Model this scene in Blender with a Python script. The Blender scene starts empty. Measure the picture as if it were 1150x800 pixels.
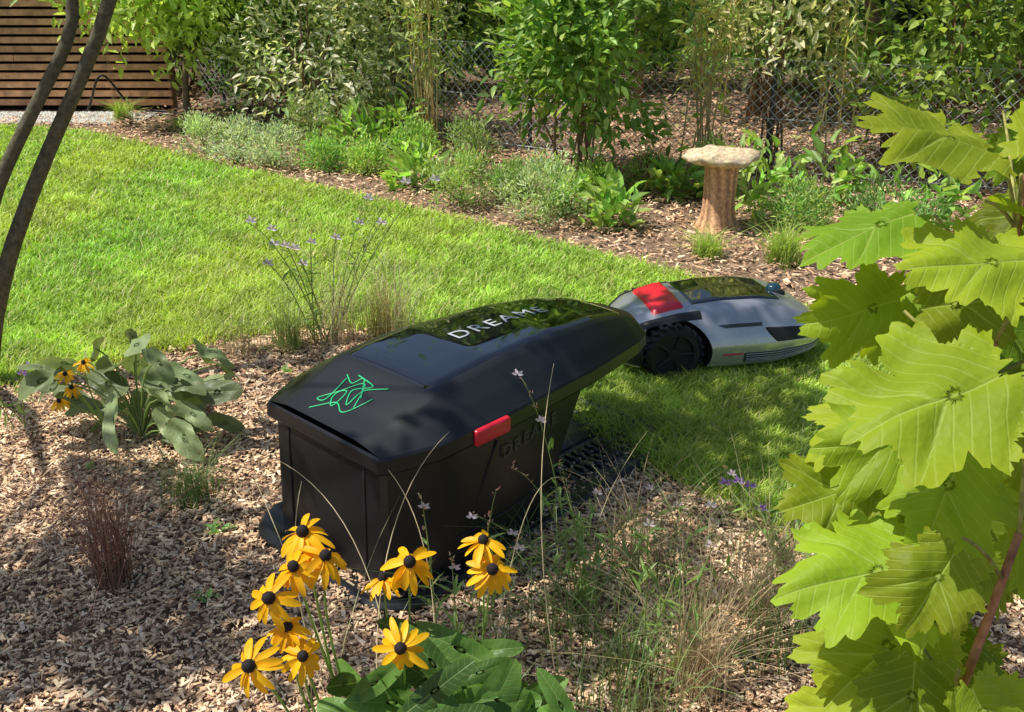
import bpy, math, bmesh, numpy as np
from mathutils import Vector
rng=np.random.default_rng(7)
sc=bpy.context.scene
sc.view_settings.view_transform='Standard'; sc.view_settings.look='None'; sc.view_settings.exposure=0

# ------------------------------------------------------------------ helpers
def unit(v):
    v=np.asarray(v,float); n=np.linalg.norm(v,axis=-1,keepdims=True); return v/np.maximum(n,1e-9)
class MB:
    def __init__(s): s.V=[];s.C=[];s.A=[];s.F=[];s.n=0
    def add(s,v,f,col=(.5,.5,.5),mat=0,lp=None):
        v=np.asarray(v,float).reshape(-1,3); N=len(v)
        c=np.asarray(col,float)
        if c.ndim==1: c=np.tile(c,(N,1))
        s.V.append(v); s.C.append(c); s.A.append(np.zeros((N,3)) if lp is None else np.asarray(lp,float))
        if not isinstance(f,list) or (len(f) and not isinstance(f[0],np.ndarray)): f=[np.asarray(f,int)]
        for a in f:
            if len(a): s.F.append((a+s.n,mat))
        s.n+=N
    def obj(s,name,mats,smooth=True,parent=None,sharp=None,loc=None,rot=None):
        me=bpy.data.meshes.new(name)
        V=np.concatenate(s.V);C=np.concatenate(s.C);A=np.concatenate(s.A)
        loops=np.concatenate([a.ravel() for a,_ in s.F]).astype(np.int32)
        tot=np.concatenate([np.full(len(a),a.shape[1]) for a,_ in s.F])
        mi=np.concatenate([np.full(len(a),m) for a,m in s.F]).astype(np.int32)
        st=np.concatenate([[0],np.cumsum(tot)[:-1]]).astype(np.int32)
        me.vertices.add(len(V)); me.vertices.foreach_set('co',V.astype(np.float32).ravel())
        me.loops.add(len(loops)); me.loops.foreach_set('vertex_index',loops)
        me.polygons.add(len(st)); me.polygons.foreach_set('loop_start',st)
        for m in mats: me.materials.append(m)
        me.polygons.foreach_set('material_index',mi)
        me.update(calc_edges=True)
        me.polygons.foreach_set('use_smooth',np.full(len(st),smooth,dtype=bool))
        at=me.attributes.new('Col','FLOAT_COLOR','POINT')
        at.data.foreach_set('color',np.concatenate([C,np.ones((len(C),1))],1).astype(np.float32).ravel())
        at=me.attributes.new('lp','FLOAT_VECTOR','POINT'); at.data.foreach_set('vector',A.astype(np.float32).ravel())
        if sharp is not None: me.set_sharp_from_angle(angle=math.radians(sharp))
        o=bpy.data.objects.new(name,me); sc.collection.objects.link(o)
        if parent: o.parent=parent
        if loc is not None: o.location=loc
        if rot is not None: o.rotation_euler=rot
        return o
def empty(name,loc=(0,0,0),rz=0):
    e=bpy.data.objects.new(name,None); sc.collection.objects.link(e); e.location=loc; e.rotation_euler=(0,0,rz); e.empty_display_size=.1; return e
def grid_faces(n,m,closed=False):
    i=np.arange(n-1)[:,None]; j=np.arange(m if closed else m-1)[None,:]; j2=(j+1)%m
    return np.stack([i*m+j+0*i,i*m+j2,(i+1)*m+j2,(i+1)*m+j],-1).reshape(-1,4)
def tube(mb,P,R,sides=6,col=(.3,.2,.1),mat=0,cap=True):
    P=np.asarray(P,float); n=len(P); R=np.broadcast_to(np.asarray(R,float),(n,))
    T=unit(np.gradient(P,axis=0)); ref=np.array([0,0,1.]) if abs(T[:,2]).mean()<.8 else np.array([1.,0,0])
    S=unit(np.cross(T,ref)); U=np.cross(S,T)
    a=np.arange(sides)*2*np.pi/sides
    V=P[:,None]+R[:,None,None]*(np.cos(a)[None,:,None]*S[:,None]+np.sin(a)[None,:,None]*U[:,None])
    fs=[grid_faces(n,sides,True)]
    if cap: fs.append(np.array([np.arange(sides)+(n-1)*sides])); fs.append(np.array([np.arange(sides)[::-1]]))
    c=np.asarray(col,float)
    if c.ndim==2: c=np.repeat(c,sides,0)
    mb.add(V.reshape(-1,3),fs,c,mat)
def bez(a,b,c,n=10):
    t=np.linspace(0,1,n)[:,None]; a,b,c=map(lambda q:np.asarray(q,float),(a,b,c)); return (1-t)**2*a+2*t*(1-t)*b+t*t*c
def leaves(mb,P,D,Nn,L,W,col,fold=.15,droop=.12,mat=0):
    N=len(P); D=unit(D); S=unit(np.cross(D,Nn)); N2=np.cross(S,D)
    L=np.broadcast_to(L,(N,))[:,None]; W=np.broadcast_to(W,(N,))[:,None]
    pts=[P, P+D*.3*L+S*.48*W+N2*fold*W, P+D*.68*L+S*.36*W+N2*(fold*W-droop*.4*L), P+D*L-N2*droop*L,
         P+D*.68*L-S*.36*W+N2*(fold*W-droop*.4*L), P+D*.3*L-S*.48*W+N2*fold*W]
    V=np.stack(pts,1).reshape(-1,3); b=(np.arange(N)*6)[:,None]
    F=np.concatenate([b+np.array([0,1,2,3]),b+np.array([0,3,4,5])])
    c=np.asarray(col,float); c=np.tile(c,(N,1)) if c.ndim==1 else c
    mb.add(V,F,np.repeat(c,6,0),mat)
def ribbons(mb,B,H,lean,W,col,nseg=5,droop=.5,mat=0):
    N=len(B); H=np.broadcast_to(H,(N,)); W=np.broadcast_to(W,(N,)); t=np.linspace(0,1,nseg+1)
    le=np.asarray(lean); lz=np.concatenate([le,np.zeros((N,1))],1)
    side=unit(np.stack([-le[:,1]+.001,le[:,0],0*le[:,0]],1)+rng.normal(0,.4,(N,3))*np.linalg.norm(le,axis=1,keepdims=True))
    z=(t-droop*.5*t**3)
    C=B[:,None]+lz[:,None]*(t**2)[None,:,None]+np.stack([0*H,0*H,H],1)[:,None]*z[None,:,None]
    w=(W[:,None]*(1-t**1.5*.92)[None,:])*.5
    V=np.stack([C-side[:,None]*w[:,:,None],C+side[:,None]*w[:,:,None]],2)
    k=nseg+1; b=(np.arange(N)*k*2)[:,None,None]; i=np.arange(nseg)[None,:,None]*2
    F=(b+i+np.array([0,1,3,2])[None,None]).reshape(-1,4)
    c=np.asarray(col,float); c=np.tile(c,(N,1)) if c.ndim==1 else c
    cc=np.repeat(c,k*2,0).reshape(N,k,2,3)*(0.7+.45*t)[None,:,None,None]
    mb.add(V.reshape(-1,3),F,cc.reshape(-1,3),mat)
def inpoly(x,y,poly):
    poly=np.asarray(poly); r=np.zeros(len(x),bool); n=len(poly)
    for i in range(n):
        x1,y1=poly[i];x2,y2=poly[(i+1)%n]
        c=((y1>y)!=(y2>y))&(x<(x2-x1)*(y-y1)/((y2-y1) if y2!=y1 else 1e-9)+x1); r^=c
    return r
def chaikin(p,k=2):
    p=np.asarray(p,float)
    for _ in range(k):
        q=np.roll(p,-1,0); p=np.stack([.75*p+.25*q,.25*p+.75*q],1).reshape(-1,2)
    return p
def vnoise(x,y,s=1.0,seed=0):
    r=0*x
    g=np.random.default_rng(seed)
    for i in range(6):
        a=g.uniform(0,6.28);f=s*g.uniform(.6,2.2);ph=g.uniform(0,6.28)
        r=r+np.sin((x*np.cos(a)+y*np.sin(a))*f+ph)
    return r/6
def varcol(base,N,v=.2,hue=.08):
    b=np.asarray(base,float)[None]*np.ones((N,1)); k=rng.uniform(1-v,1+v,(N,1)); return np.clip(b*k*(1+rng.normal(0,hue,(N,3))),.003,1)

# ------------------------------------------------------------------ materials
def newmat(name):
    m=bpy.data.materials.new(name); m.use_nodes=True; nt=m.node_tree; nt.nodes.clear()
    o=nt.nodes.new('ShaderNodeOutputMaterial'); p=nt.nodes.new('ShaderNodeBsdfPrincipled'); nt.links.new(p.outputs[0],o.inputs[0]); return m,nt,p,o
def N(nt,t,**k):
    n=nt.nodes.new(t)
    for a,b in k.items(): setattr(n,a,b)
    return n
def attr_mat(name,rough=.5,transl=0,nscale=30,namt=.25,bump=0,spec=.4,veins=False,tmul=(1.3,1.4,.6),gain=1.0,vcol=(.40,.50,.16)):
    m,nt,p,o=newmat(name); L=nt.links.new
    a=N(nt,'ShaderNodeAttribute',attribute_name='Col')
    tc=N(nt,'ShaderNodeTexCoord'); no=N(nt,'ShaderNodeTexNoise'); no.inputs['Scale'].default_value=nscale; no.inputs['Detail'].default_value=4
    L(tc.outputs['Object'],no.inputs['Vector'])
    mr=N(nt,'ShaderNodeMapRange'); mr.inputs['From Min'].default_value=.3; mr.inputs['From Max'].default_value=.7; mr.inputs['To Min'].default_value=(1-namt)*gain; mr.inputs['To Max'].default_value=(1+namt)*gain
    L(no.outputs['Fac'],mr.inputs['Value'])
    mx=N(nt,'ShaderNodeVectorMath',operation='SCALE'); L(a.outputs['Color'],mx.inputs[0]); L(mr.outputs[0],mx.inputs['Scale'])
    colout=mx.outputs[0]; hsock=no.outputs['Fac']
    if veins:
        lp=N(nt,'ShaderNodeAttribute',attribute_name='lp'); sp=N(nt,'ShaderNodeSeparateXYZ'); L(lp.outputs['Vector'],sp.inputs[0])
        def M(op,x,y=None,c=None):
            n=N(nt,'ShaderNodeMath',operation=op)
            for i,q in enumerate((x,y,c)):
                if q is None: continue
                if isinstance(q,(int,float)): n.inputs[i].default_value=q
                else: L(q,n.inputs[i])
            return n.outputs[0]
        wob=M('MULTIPLY',M('SUBTRACT',no.outputs['Fac'],.5),.06)
        ay=M('ABSOLUTE',sp.outputs['Y']); w=M('SUBTRACT',sp.outputs['X'],M('MULTIPLY',ay,.6)); 
        pp=M('PINGPONG',M('ADD',M('ADD',w,wob),3.0),.042); s1=M('MULTIPLY',M('SUBTRACT',1,M('MINIMUM',M('DIVIDE',pp,.008),1)),.45)
        mid=M('SUBTRACT',1,M('MINIMUM',M('DIVIDE',sp.outputs['Z'],.014),1))
        v=M('MAXIMUM',s1,mid)
        mix=N(nt,'ShaderNodeMix',data_type='RGBA'); mix.inputs['B'].default_value=(*vcol,1); L(M('MULTIPLY',v,.8),mix.inputs['Factor']); L(colout,mix.inputs['A']); colout=mix.outputs['Result']
        vor=N(nt,'ShaderNodeTexVoronoi'); vor.inputs['Scale'].default_value=110; L(tc.outputs['Object'],vor.inputs['Vector'])
        hsock=M('SUBTRACT',M('MULTIPLY',vor.outputs['Distance'],.6),M('MULTIPLY',v,.7))
    L(colout,p.inputs['Base Color']); p.inputs['Roughness'].default_value=rough; p.inputs['Specular IOR Level'].default_value=spec
    if bump:
        b=N(nt,'ShaderNodeBump'); b.inputs['Strength'].default_value=bump; b.inputs['Distance'].default_value=.003; L(hsock,b.inputs['Height']); L(b.outputs[0],p.inputs['Normal'])
    if transl:
        t=N(nt,'ShaderNodeBsdfTranslucent'); vm=N(nt,'ShaderNodeVectorMath',operation='MULTIPLY'); vm.inputs[1].default_value=tmul; L(colout,vm.inputs[0]); L(vm.outputs[0],t.inputs['Color'])
        ms=N(nt,'ShaderNodeMixShader'); ms.inputs[0].default_value=transl; L(p.outputs[0],ms.inputs[1]); L(t.outputs[0],ms.inputs[2]); L(ms.outputs[0],o.inputs[0])
    return m
def plain(name,col,rough=.5,metal=0,coat=0,bump=0,bscale=200,namt=.0,spec=.5,bdist=.001):
    m,nt,p,o=newmat(name); L=nt.links.new
    p.inputs['Base Color'].default_value=(*col,1); p.inputs['Roughness'].default_value=rough; p.inputs['Metallic'].default_value=metal; p.inputs['Coat Weight'].default_value=coat; p.inputs['Specular IOR Level'].default_value=spec
    tc=N(nt,'ShaderNodeTexCoord'); no=N(nt,'ShaderNodeTexNoise'); no.inputs['Scale'].default_value=bscale; no.inputs['Detail'].default_value=5; L(tc.outputs['Object'],no.inputs['Vector'])
    if bump:
        b=N(nt,'ShaderNodeBump'); b.inputs['Strength'].default_value=bump; b.inputs['Distance'].default_value=bdist; L(no.outputs['Fac'],b.inputs['Height']); L(b.outputs[0],p.inputs['Normal'])
    n2=N(nt,'ShaderNodeTexNoise'); n2.inputs['Scale'].default_value=9; n2.inputs['Detail'].default_value=8; L(tc.outputs['Object'],n2.inputs['Vector'])
    mr=N(nt,'ShaderNodeMapRange'); mr.inputs['To Min'].default_value=max(0,rough-.06-.1*rough); mr.inputs['To Max'].default_value=rough+.06+.1*rough; L(n2.outputs['Fac'],mr.inputs['Value']); L(mr.outputs[0],p.inputs['Roughness'])
    if namt:
        cr=N(nt,'ShaderNodeMapRange'); cr.inputs['From Min'].default_value=.3; cr.inputs['From Max'].default_value=.7; cr.inputs['To Min'].default_value=1-namt; cr.inputs['To Max'].default_value=1+namt; L(no.outputs['Fac'],cr.inputs['Value'])
        vm=N(nt,'ShaderNodeVectorMath',operation='SCALE'); vm.inputs[0].default_value=col; L(cr.outputs[0],vm.inputs['Scale']); L(vm.outputs[0],p.inputs['Base Color'])
    return m
M_leaf=attr_mat('foliage',.42,.38,25,.2,gain=2.7)
M_big=attr_mat('veined_leaf',.5,.45,12,.14,bump=.45,veins=True,tmul=(1.35,1.25,.35),gain=2.5,spec=.22,vcol=(.52,.66,.16))
M_hl=attr_mat('herb_leaf',.42,.28,30,.15,bump=.3,veins=True,gain=1.75,spec=.3,vcol=(.28,.38,.12))
M_grass=attr_mat('grass_blade',.5,.35,8,.2,gain=2.6)
M_dry=attr_mat('dry_blade',.6,.2,20,.2,tmul=(1.2,1.1,.9),gain=2.0)
M_petal=attr_mat('petal',.5,.3,60,.12,tmul=(1.1,1.0,.6),gain=1.2)
M_chip=attr_mat('wood_chip',.8,0,120,.3,bump=.4,spec=.2,gain=2.45)
M_bark=attr_mat('bark',.85,0,60,.4,bump=.9,spec=.2,gain=1.6)
M_wood=attr_mat('cedar',.65,0,15,.35,bump=.3,gain=1.8)
M_rock=attr_mat('gravel_stone',.8,0,80,.2,bump=.4,gain=1.5)
M_soil=plain('mulch_soil',(.23,.15,.095),.9,bump=.9,bscale=60,namt=.6,bdist=.01)
M_turf=plain('turf_soil',(.15,.21,.04),.9,bump=.5,bscale=50,namt=.5,bdist=.01)
M_black=plain('black_plastic',(.014,.0145,.016),.33,bump=.25,bscale=700,bdist=.0006)
M_black2=plain('dark_rubber',(.011,.011,.012),.6,bump=.3,bscale=300)
M_gloss=plain('smoked_glass',(.004,.004,.005),.03,coat=1,spec=.9)
M_silver=plain('silver_paint',(.46,.47,.49),.27,metal=.6,coat=.35)
M_grey=plain('dark_grey_plastic',(.04,.042,.046),.4)
M_red=plain('red_plastic',(.70,.015,.035),.35,coat=.3)
M_letter=plain('silver_lettering',(.55,.57,.62),.4)
M_letter2=plain('dull_lettering',(.07,.072,.075),.5)
M_green=plain('green_marker',(.03,.55,.22),.5)
M_blue=plain('lidar_glass',(.01,.05,.07),.08,coat=1)
M_wire=plain('galvanised_wire',(.50,.52,.52),.4,metal=.3)
M_dark=plain('dark_backing',(.01,.009,.008),.9)
M_hedge=plain('hedge_core',(.025,.042,.013),.95,bump=1,bscale=12,namt=.7,bdist=.1)  # hedge core: shade between the leaves is painted in as near-black green
M_cone=plain('flower_cone',(.012,.007,.006),.8,bump=1,bscale=600)

# ------------------------------------------------------------------ camera, light
cam=bpy.data.cameras.new('camera'); cam.lens=36; cam.sensor_width=36; cam.clip_end=500; cam.clip_start=.02
co=bpy.data.objects.new('camera',cam); sc.collection.objects.link(co); co.location=(0,0,1.4); co.rotation_euler=(math.radians(67),0,0); sc.camera=co
sv=Vector((-.62,-.02,1.02)).normalized()
sun=bpy.data.lights.new('sun','SUN'); sun.energy=5; sun.angle=math.radians(.5); sun.color=(1,.95,.86)
so=bpy.data.objects.new('sun',sun); sc.collection.objects.link(so); so.rotation_euler=sv.to_track_quat('Z','Y').to_euler(); so.location=(-6,4,11)
w=bpy.data.worlds.new('World'); sc.world=w; w.use_nodes=True; nt=w.node_tree
sk=nt.nodes.new('ShaderNodeTexSky'); sk.sky_type='NISHITA'; sk.sun_disc=False; sk.sun_elevation=math.asin(sv.z); sk.sun_rotation=math.atan2(sv.x,sv.y)
bg=nt.nodes['Background']; nt.links.new(sk.outputs[0],bg.inputs[0]); bg.inputs[1].default_value=.115

# ------------------------------------------------------------------ ground
LAWN=chaikin([(-9,7.7),(-3.4,7.7),(-2.6,7.0),(-1.45,6.0),(-.34,5.1),(.64,4.24),(1.2,3.65),(1.65,3.3),(2.5,2.8),(4.5,2.1),(4.5,1.5),(2,1.75),(.98,1.95),(.67,2.17),(.43,2.45),(.2,2.75),(-.1,3.2),(-.52,3.58),(-.9,3.52),(-1.18,3.34),(-1.66,3.0),(-3,2.5),(-9,1.5)],2)
g=MB()
xs=np.linspace(-30,30,121); ys=np.linspace(-10,50,121); X,Y=np.meshgrid(xs,ys,indexing='ij'); Z=-.0+0*X+np.where((Y>7)&(Y<30),.012*vnoise(X,Y,2,3),0)
g.add(np.stack([X,Y,Z],-1).reshape(-1,3),grid_faces(121,121)[:,::-1]); g.obj('ground',[M_soil])
lw=MB(); lw.add(np.concatenate([LAWN,np.full((len(LAWN),1),.008)],1),[np.arange(len(LAWN))[None,::-1]]); 
cand=[]
need=280000; tot=0
while tot<need:
    n=400000; x=rng.uniform(-5.5,3.5,n); y=1.6+rng.uniform(0,1,n)**1.3*6.3
    d=np.hypot(x,y); k=rng.uniform(0,1,n)<np.clip((2.7/d),0,1)**1.6*1.0
    k&=(np.abs(x)<.62*y+.5); x=x[k];y=y[k]
    jx=rng.normal(0,.03,len(x)); k=inpoly(x+jx,y+jx[::-1],LAWN); cand.append(np.stack([x[k],y[k]],1)); tot+=k.sum()
P=np.concatenate(cand)[:need]; d=np.hypot(P[:,0],P[:,1])
n1=vnoise(P[:,0],P[:,1],3,1);n2=vnoise(P[:,0],P[:,1],11,2);n3=vnoise(P[:,0],P[:,1],28,12)
H=(.028+.012*n1+rng.normal(0,.009,len(P))).clip(.010,.07)
col=np.array([.165,.228,.036])[None]*(1+.22*n2[:,None]+.24*n3[:,None])*rng.uniform(.65,1.35,(len(P),1)); col[:,0]*=1+.22*n1
dry=rng.uniform(0,1,len(P))<.09; col[dry]=np.array([.30,.27,.13])*rng.uniform(.7,1.1,(dry.sum(),1))
N_=len(P); a=rng.uniform(0,6.28,N_); le=np.stack([np.cos(a),np.sin(a)],1)*(H*rng.uniform(.4,1.6,N_))[:,None]
W=.0034*np.clip(d/2.8,.9,3)
side=np.stack([-np.sin(a+rng.normal(0,.6,N_)),np.cos(a)],1)*W[:,None]*.5
B=np.concatenate([P,np.full((N_,1),.006)],1)
v0=B.copy();v1=B.copy();v0[:,:2]-=side;v1[:,:2]+=side
m=B.copy();m[:,:2]+=le*.35;m[:,2]+=H*.65; m0=m.copy();m1=m.copy();m0[:,:2]-=side*.8;m1[:,:2]+=side*.8
tp=B.copy();tp[:,:2]+=le;tp[:,2]+=H
V=np.stack([v0,v1,m1,m0,tp],1).reshape(-1,3); b=(np.arange(N_)*5)[:,None]
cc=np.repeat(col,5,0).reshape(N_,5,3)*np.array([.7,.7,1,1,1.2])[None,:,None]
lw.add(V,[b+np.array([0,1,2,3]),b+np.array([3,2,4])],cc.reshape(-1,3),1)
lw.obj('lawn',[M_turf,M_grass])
nl=MB(); nl.add([(-2,10.8,.02),(6,10.8,.02),(8,15,.02),(-4,15,.02)],[np.array([[0,1,2,3]])]);
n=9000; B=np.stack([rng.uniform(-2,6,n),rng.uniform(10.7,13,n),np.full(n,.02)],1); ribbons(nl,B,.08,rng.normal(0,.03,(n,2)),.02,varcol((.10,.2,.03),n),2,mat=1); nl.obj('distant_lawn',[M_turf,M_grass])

# mulch
def chips(name,n,xr,yr,Ls,palette,excl=True,zmax=.012,cond=None):
    x=rng.uniform(*xr,n);y=rng.uniform(*yr,n)
    if excl: 
        j=rng.normal(0,.035,n); k=~inpoly(x+j,y-j,LAWN)
    else: k=np.ones(n,bool)
    if cond is not None: k&=cond(x,y)
    x=x[k];y=y[k];n=len(x)
    L=rng.uniform(*Ls,n)*rng.uniform(.4,1,n)**1.3;Wd=L*rng.uniform(.18,.55,n);T=rng.uniform(.001,.003,n)
    a=rng.uniform(0,6.28,n);til=rng.normal(0,.25,n);til2=rng.normal(0,.3,n)
    D=np.stack([np.cos(a)*np.cos(til),np.sin(a)*np.cos(til),np.sin(til)],1);S0=np.stack([-np.sin(a),np.cos(a),til2],1);S0=unit(S0-D*(S0*D).sum(1,keepdims=True));U=np.cross(D,S0)
    C=np.stack([x,y,rng.uniform(.002,zmax,n)+.012*(vnoise(x,y,9,5)+.6)],1)
    q=[]
    for sx,sy,sz in [(-1,-1,-1),(1,-.7,-1),(1,.6,-1),(-1,1,-1),(-1,-.9,1),(1,-.6,1),(1,.5,1),(-1,.9,1)]:
        q.append(C+D*(L*.5*sx)[:,None]+S0*(Wd*.5*sy)[:,None]+U*(T*.5*sz)[:,None])
    V=np.stack(q,1).reshape(-1,3); b=(np.arange(n)*8)[:,None]
    F=np.concatenate([b+np.array(f) for f in [(4,5,6,7),(0,1,5,4),(1,2,6,5),(2,3,7,6),(3,0,4,7)]])
    pal=np.array(palette); c=pal[rng.integers(0,len(pal),n)]*rng.uniform(.6,1.25,(n,1))*(1+.2*vnoise(x,y,6,21))[:,None]
    mb=MB(); mb.add(V,F,np.repeat(c,8,0)); return mb.obj(name,[M_chip],smooth=False)
PAL=[(.34,.235,.14),(.40,.295,.185),(.26,.165,.10),(.31,.20,.12),(.43,.335,.225),(.15,.09,.06),(.34,.25,.16),(.36,.28,.20)]
chips('wood_chip_mulch',140000,(-2.1,1.6),(1.3,3.7),(.009,.030),PAL,zmax=.011)
chips('bark_mulch',55000,(-4,3.6),(3.0,8.2),(.018,.05),[(.33,.21,.13),(.38,.265,.17),(.25,.15,.09),(.29,.18,.11),(.42,.32,.22)],zmax=.02,cond=lambda x,y:(y<8.0-.0*x)&(np.abs(x)<.6*y+.4))
chips('leaf_litter',16000,(-3,5),(6.0,11),(.04,.10),[(.18,.10,.065),(.22,.135,.09),(.13,.08,.05),(.27,.17,.11),(.13,.12,.045)],zmax=.05,cond=lambda x,y:y>6.3-.42*x)
gs=MB(); gs.add([(-9,7.72,.006),(-3.0,7.72,.006),(-2.7,8.2,.006),(-9,8.2,.006)],[np.array([[0,1,2,3]])],(.3,.29,.27))
n=9000; x=rng.uniform(-6,-2.8,n);y=rng.uniform(7.75,8.2,n); r=rng.uniform(.008,.02,n); base=np.array([(1,0,0),(0,1,0),(-1,0,0),(0,-1,0),(0,0,.7)])
V=(np.stack([x,y,np.full(n,.01)],1)[:,None]+base[None]*r[:,None,None]*rng.uniform(.6,1.3,(n,5,1))).reshape(-1,3); b=(np.arange(n)*5)[:,None]
gs.add(V,[np.concatenate([b+np.array(f) for f in [(0,1,4),(1,2,4),(2,3,4),(3,0,4)]])],np.repeat(varcol((.42,.40,.37),n,.3,.03),5,0)); gs.obj('gravel_strip',[M_rock],smooth=False)

# ------------------------------------------------------------------ slatted wall
sw=empty('slatted_wooden_fence',(0,0,0)); mb=MB()
def box(mb,x0,x1,y0,y1,z0,z1,col=(.5,.5,.5),mat=0):
    V=[(x,y,z) for x in (x0,x1) for y in (y0,y1) for z in (z0,z1)]
    mb.add(V,[np.array([(0,1,3,2),(4,6,7,5),(0,4,5,1),(2,3,7,6),(0,2,6,4),(1,5,7,3)])],col,mat)
z=.05
while z<2.3:
    xx=-7.5
    while xx<-2.72:
        x2=min(xx+rng.uniform(1.6,2.6),-2.7); c=np.array([.30,.16,.085])*rng.uniform(.75,1.25); box(mb,xx,x2-.003,8.30+rng.normal(0,.002),8.33,z,z+.046,c); xx=x2
    z+=.068
mb.obj('slats',[M_wood],smooth=False,parent=sw)
mb=MB(); box(mb,-7.5,-2.72,8.40,8.43,.0,2.32); mb.obj('backing',[M_dark],parent=sw)
mb=MB()
for xx in (-7.4,-6,-4.6,-3.2,-2.735): box(mb,xx,xx+.04,8.335,8.395,0,2.32,(.12,.07,.04))
mb.obj('battens',[M_wood],smooth=False,parent=sw)

# ------------------------------------------------------------------ chain link fence
FL=np.array([(-2.6,8.7),(-1.5,7.9),(-.5,7.05),(.7,6.30),(2.1,5.75),(4.2,5.0),(6,4.4)]); seg=np.r_[0,np.cumsum(np.linalg.norm(np.diff(FL,axis=0),axis=1))]
def fpos(u,z): return np.stack([np.interp(u,seg,FL[:,0]),np.interp(u,seg,FL[:,1])+.012*np.sin(u*2.3)*z/.6,z],-1)
cf=empty('chain_link_fence'); mb=MB(); FH=.68
for s0 in np.arange(-FH,seg[-1],.062):
    for sg in (1,-1):
        zz=np.linspace(.02,FH,9); uu=s0+(zz if sg>0 else FH-zz); k=(uu>=0)&(uu<=seg[-1])
        if k.sum()>2: tube(mb,fpos(uu[k],zz[k])+np.array([0,.002*sg,0]),.0021,4,cap=False)
for z in (.05,.35,FH): uu=np.linspace(0,seg[-1],60); tube(mb,fpos(uu,np.full(60,z)),.0024,4)
mb.obj('wire_mesh',[M_wire],parent=cf); mb=MB()
for u in np.arange(.3,seg[-1],1.55): p=fpos(np.array([u,u]),np.array([0,FH+.02])); p[:,1]+=.03; tube(mb,p,.014,8)
mb.obj('posts',[M_grey],parent=cf)

# ------------------------------------------------------------------ garage
ga=empty('robot_mower_garage',(-.425,2.035,0),math.radians(46.2))
def pchip(x,xp,yp):
    x=np.asarray(x,float); r=0*x
    for d in (-.010,-.005,0,.005,.010): r=r+np.interp(np.clip(x+d,xp[0],xp[-1]),xp,yp)
    return r/5
XE=1.04
GX=[0,.012,.12,.18,.32,.68,.93,1.01,XE]; GW=[.198,.214,.258,.264,.265,.222,.170,.137,.09]
HX=[0,.07,.13,.19,.25,.38,.63,.81,.94,XE]; HZ=[.376,.395,.418,.441,.449,.458,.453,.433,.403,.370]
RX=[0,.2,.6,XE]; RZ=[.362,.378,.364,.342]
PY=np.array([0,.3,.52,.60,.66,.84,.97,1.0]); PF=np.array([1,.995,.97,.935,.87,.47,.07,0])
def lidz(x,y):
    W=pchip(x,GX,GW);H=pchip(x,HX,HZ);R=pchip(x,RX,RZ); return R+(H-R)*np.interp(np.abs(y)/W,PY,PF)
xs=np.unique(np.r_[np.linspace(0,.24,30),np.linspace(.24,.93,30),np.linspace(.93,XE,12)])
pf=np.r_[-PY[::-1],PY[1:]]
pf=np.unique(np.r_[pf,np.linspace(-1,1,25)])
X,PP=np.meshgrid(xs,pf,indexing='ij'); Wd=pchip(X,GX,GW); Yv=PP*Wd; Zv=lidz(X,Yv)
mb=MB(); n,m_=X.shape; mb.add(np.stack([X,Yv,Zv],-1).reshape(-1,3),grid_faces(n,m_))
ctr=np.concatenate([np.stack([xs,pchip(xs,GX,GW)],1),np.stack([xs,-pchip(xs,GX,GW)],1)[::-1]])
zt=pchip(ctr[:,0],RX,RZ)
def ins(c,k): 
    q=c.copy(); q[:,1]-=np.sign(c[:,1])*np.minimum(k,abs(c[:,1])*.9); q[:,0]=.515+(c[:,0]-.515)*(1-k/.52); return q
rings=[np.c_[ctr,zt],np.c_[ins(ctr,-.004),zt-.006],np.c_[ins(ctr,-.006),zt-.036],np.c_[ins(ctr,.0),zt-.044],np.c_[ins(ctr,.02),zt-.046],np.c_[ins(ctr,.03),zt-.03],np.c_[ins(ctr,.09),zt-.01]]
R=np.stack(rings); mb.add(R.reshape(-1,3),grid_faces(len(rings),len(ctr),True))
mb.add(R[-1],[np.arange(len(ctr))[None]])
mb.obj('lid',[M_black],parent=ga,sharp=25)
def patch(name,x0,x1,wf,off,mat):
    mb=MB(); xx=np.linspace(x0,x1,50); tt=np.linspace(-1,1,25)
    X,T=np.meshgrid(xx,tt,indexing='ij'); e=np.clip(np.minimum((X-x0),(x1-X))/.03,0,1)**.5
    Wp=wf(X)*(1-.12*(1-e)); Yq=T*Wp; Zq=lidz(X,Yq)+off; ed=(np.abs(T)>.999)|(X<=x0+1e-6)|(X>=x1-1e-6); Zq=np.where(ed,Zq-off-.002,Zq)
    mb.add(np.stack([X,Yq,Zq],-1).reshape(-1,3),grid_faces(50,25)); return mb.obj(name,[mat],parent=ga,sharp=40)
patch('glass_panel',.185,.965,lambda x:pchip(x,GX,GW)*.59,.004,M_gloss)
def text(name,body,size,mat,fn,off=0.0):
    cu=bpy.data.curves.new(name,'FONT'); cu.body=body; cu.size=size; cu.align_x='CENTER'; cu.align_y='CENTER'; cu.space_character=1.2; cu.offset=off
    to=bpy.data.objects.new(name+'_tmp',cu); sc.collection.objects.link(to); dg=bpy.context.evaluated_depsgraph_get(); dg.update()
    me=bpy.data.meshes.new_from_object(to.evaluated_get(dg)); bpy.data.objects.remove(to)
    for v in me.vertices: v.co=fn(v.co.x,v.co.y)
    me.materials.clear(); me.materials.append(mat); o=bpy.data.objects.new(name,me); sc.collection.objects.link(o); o.parent=ga; return o
text('lettering','DREAME',.064,M_letter,lambda x,y:(.57+x*1.22,y,float(lidz(.57+x*1.22,0))+.0065))
text('side_lettering','DREAME',.045,M_letter2,lambda x,y:(.43+x*1.2,-.262+.17*max(0,.43+x*1.2-.3),.27+y),0)
mb=MB()
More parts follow.
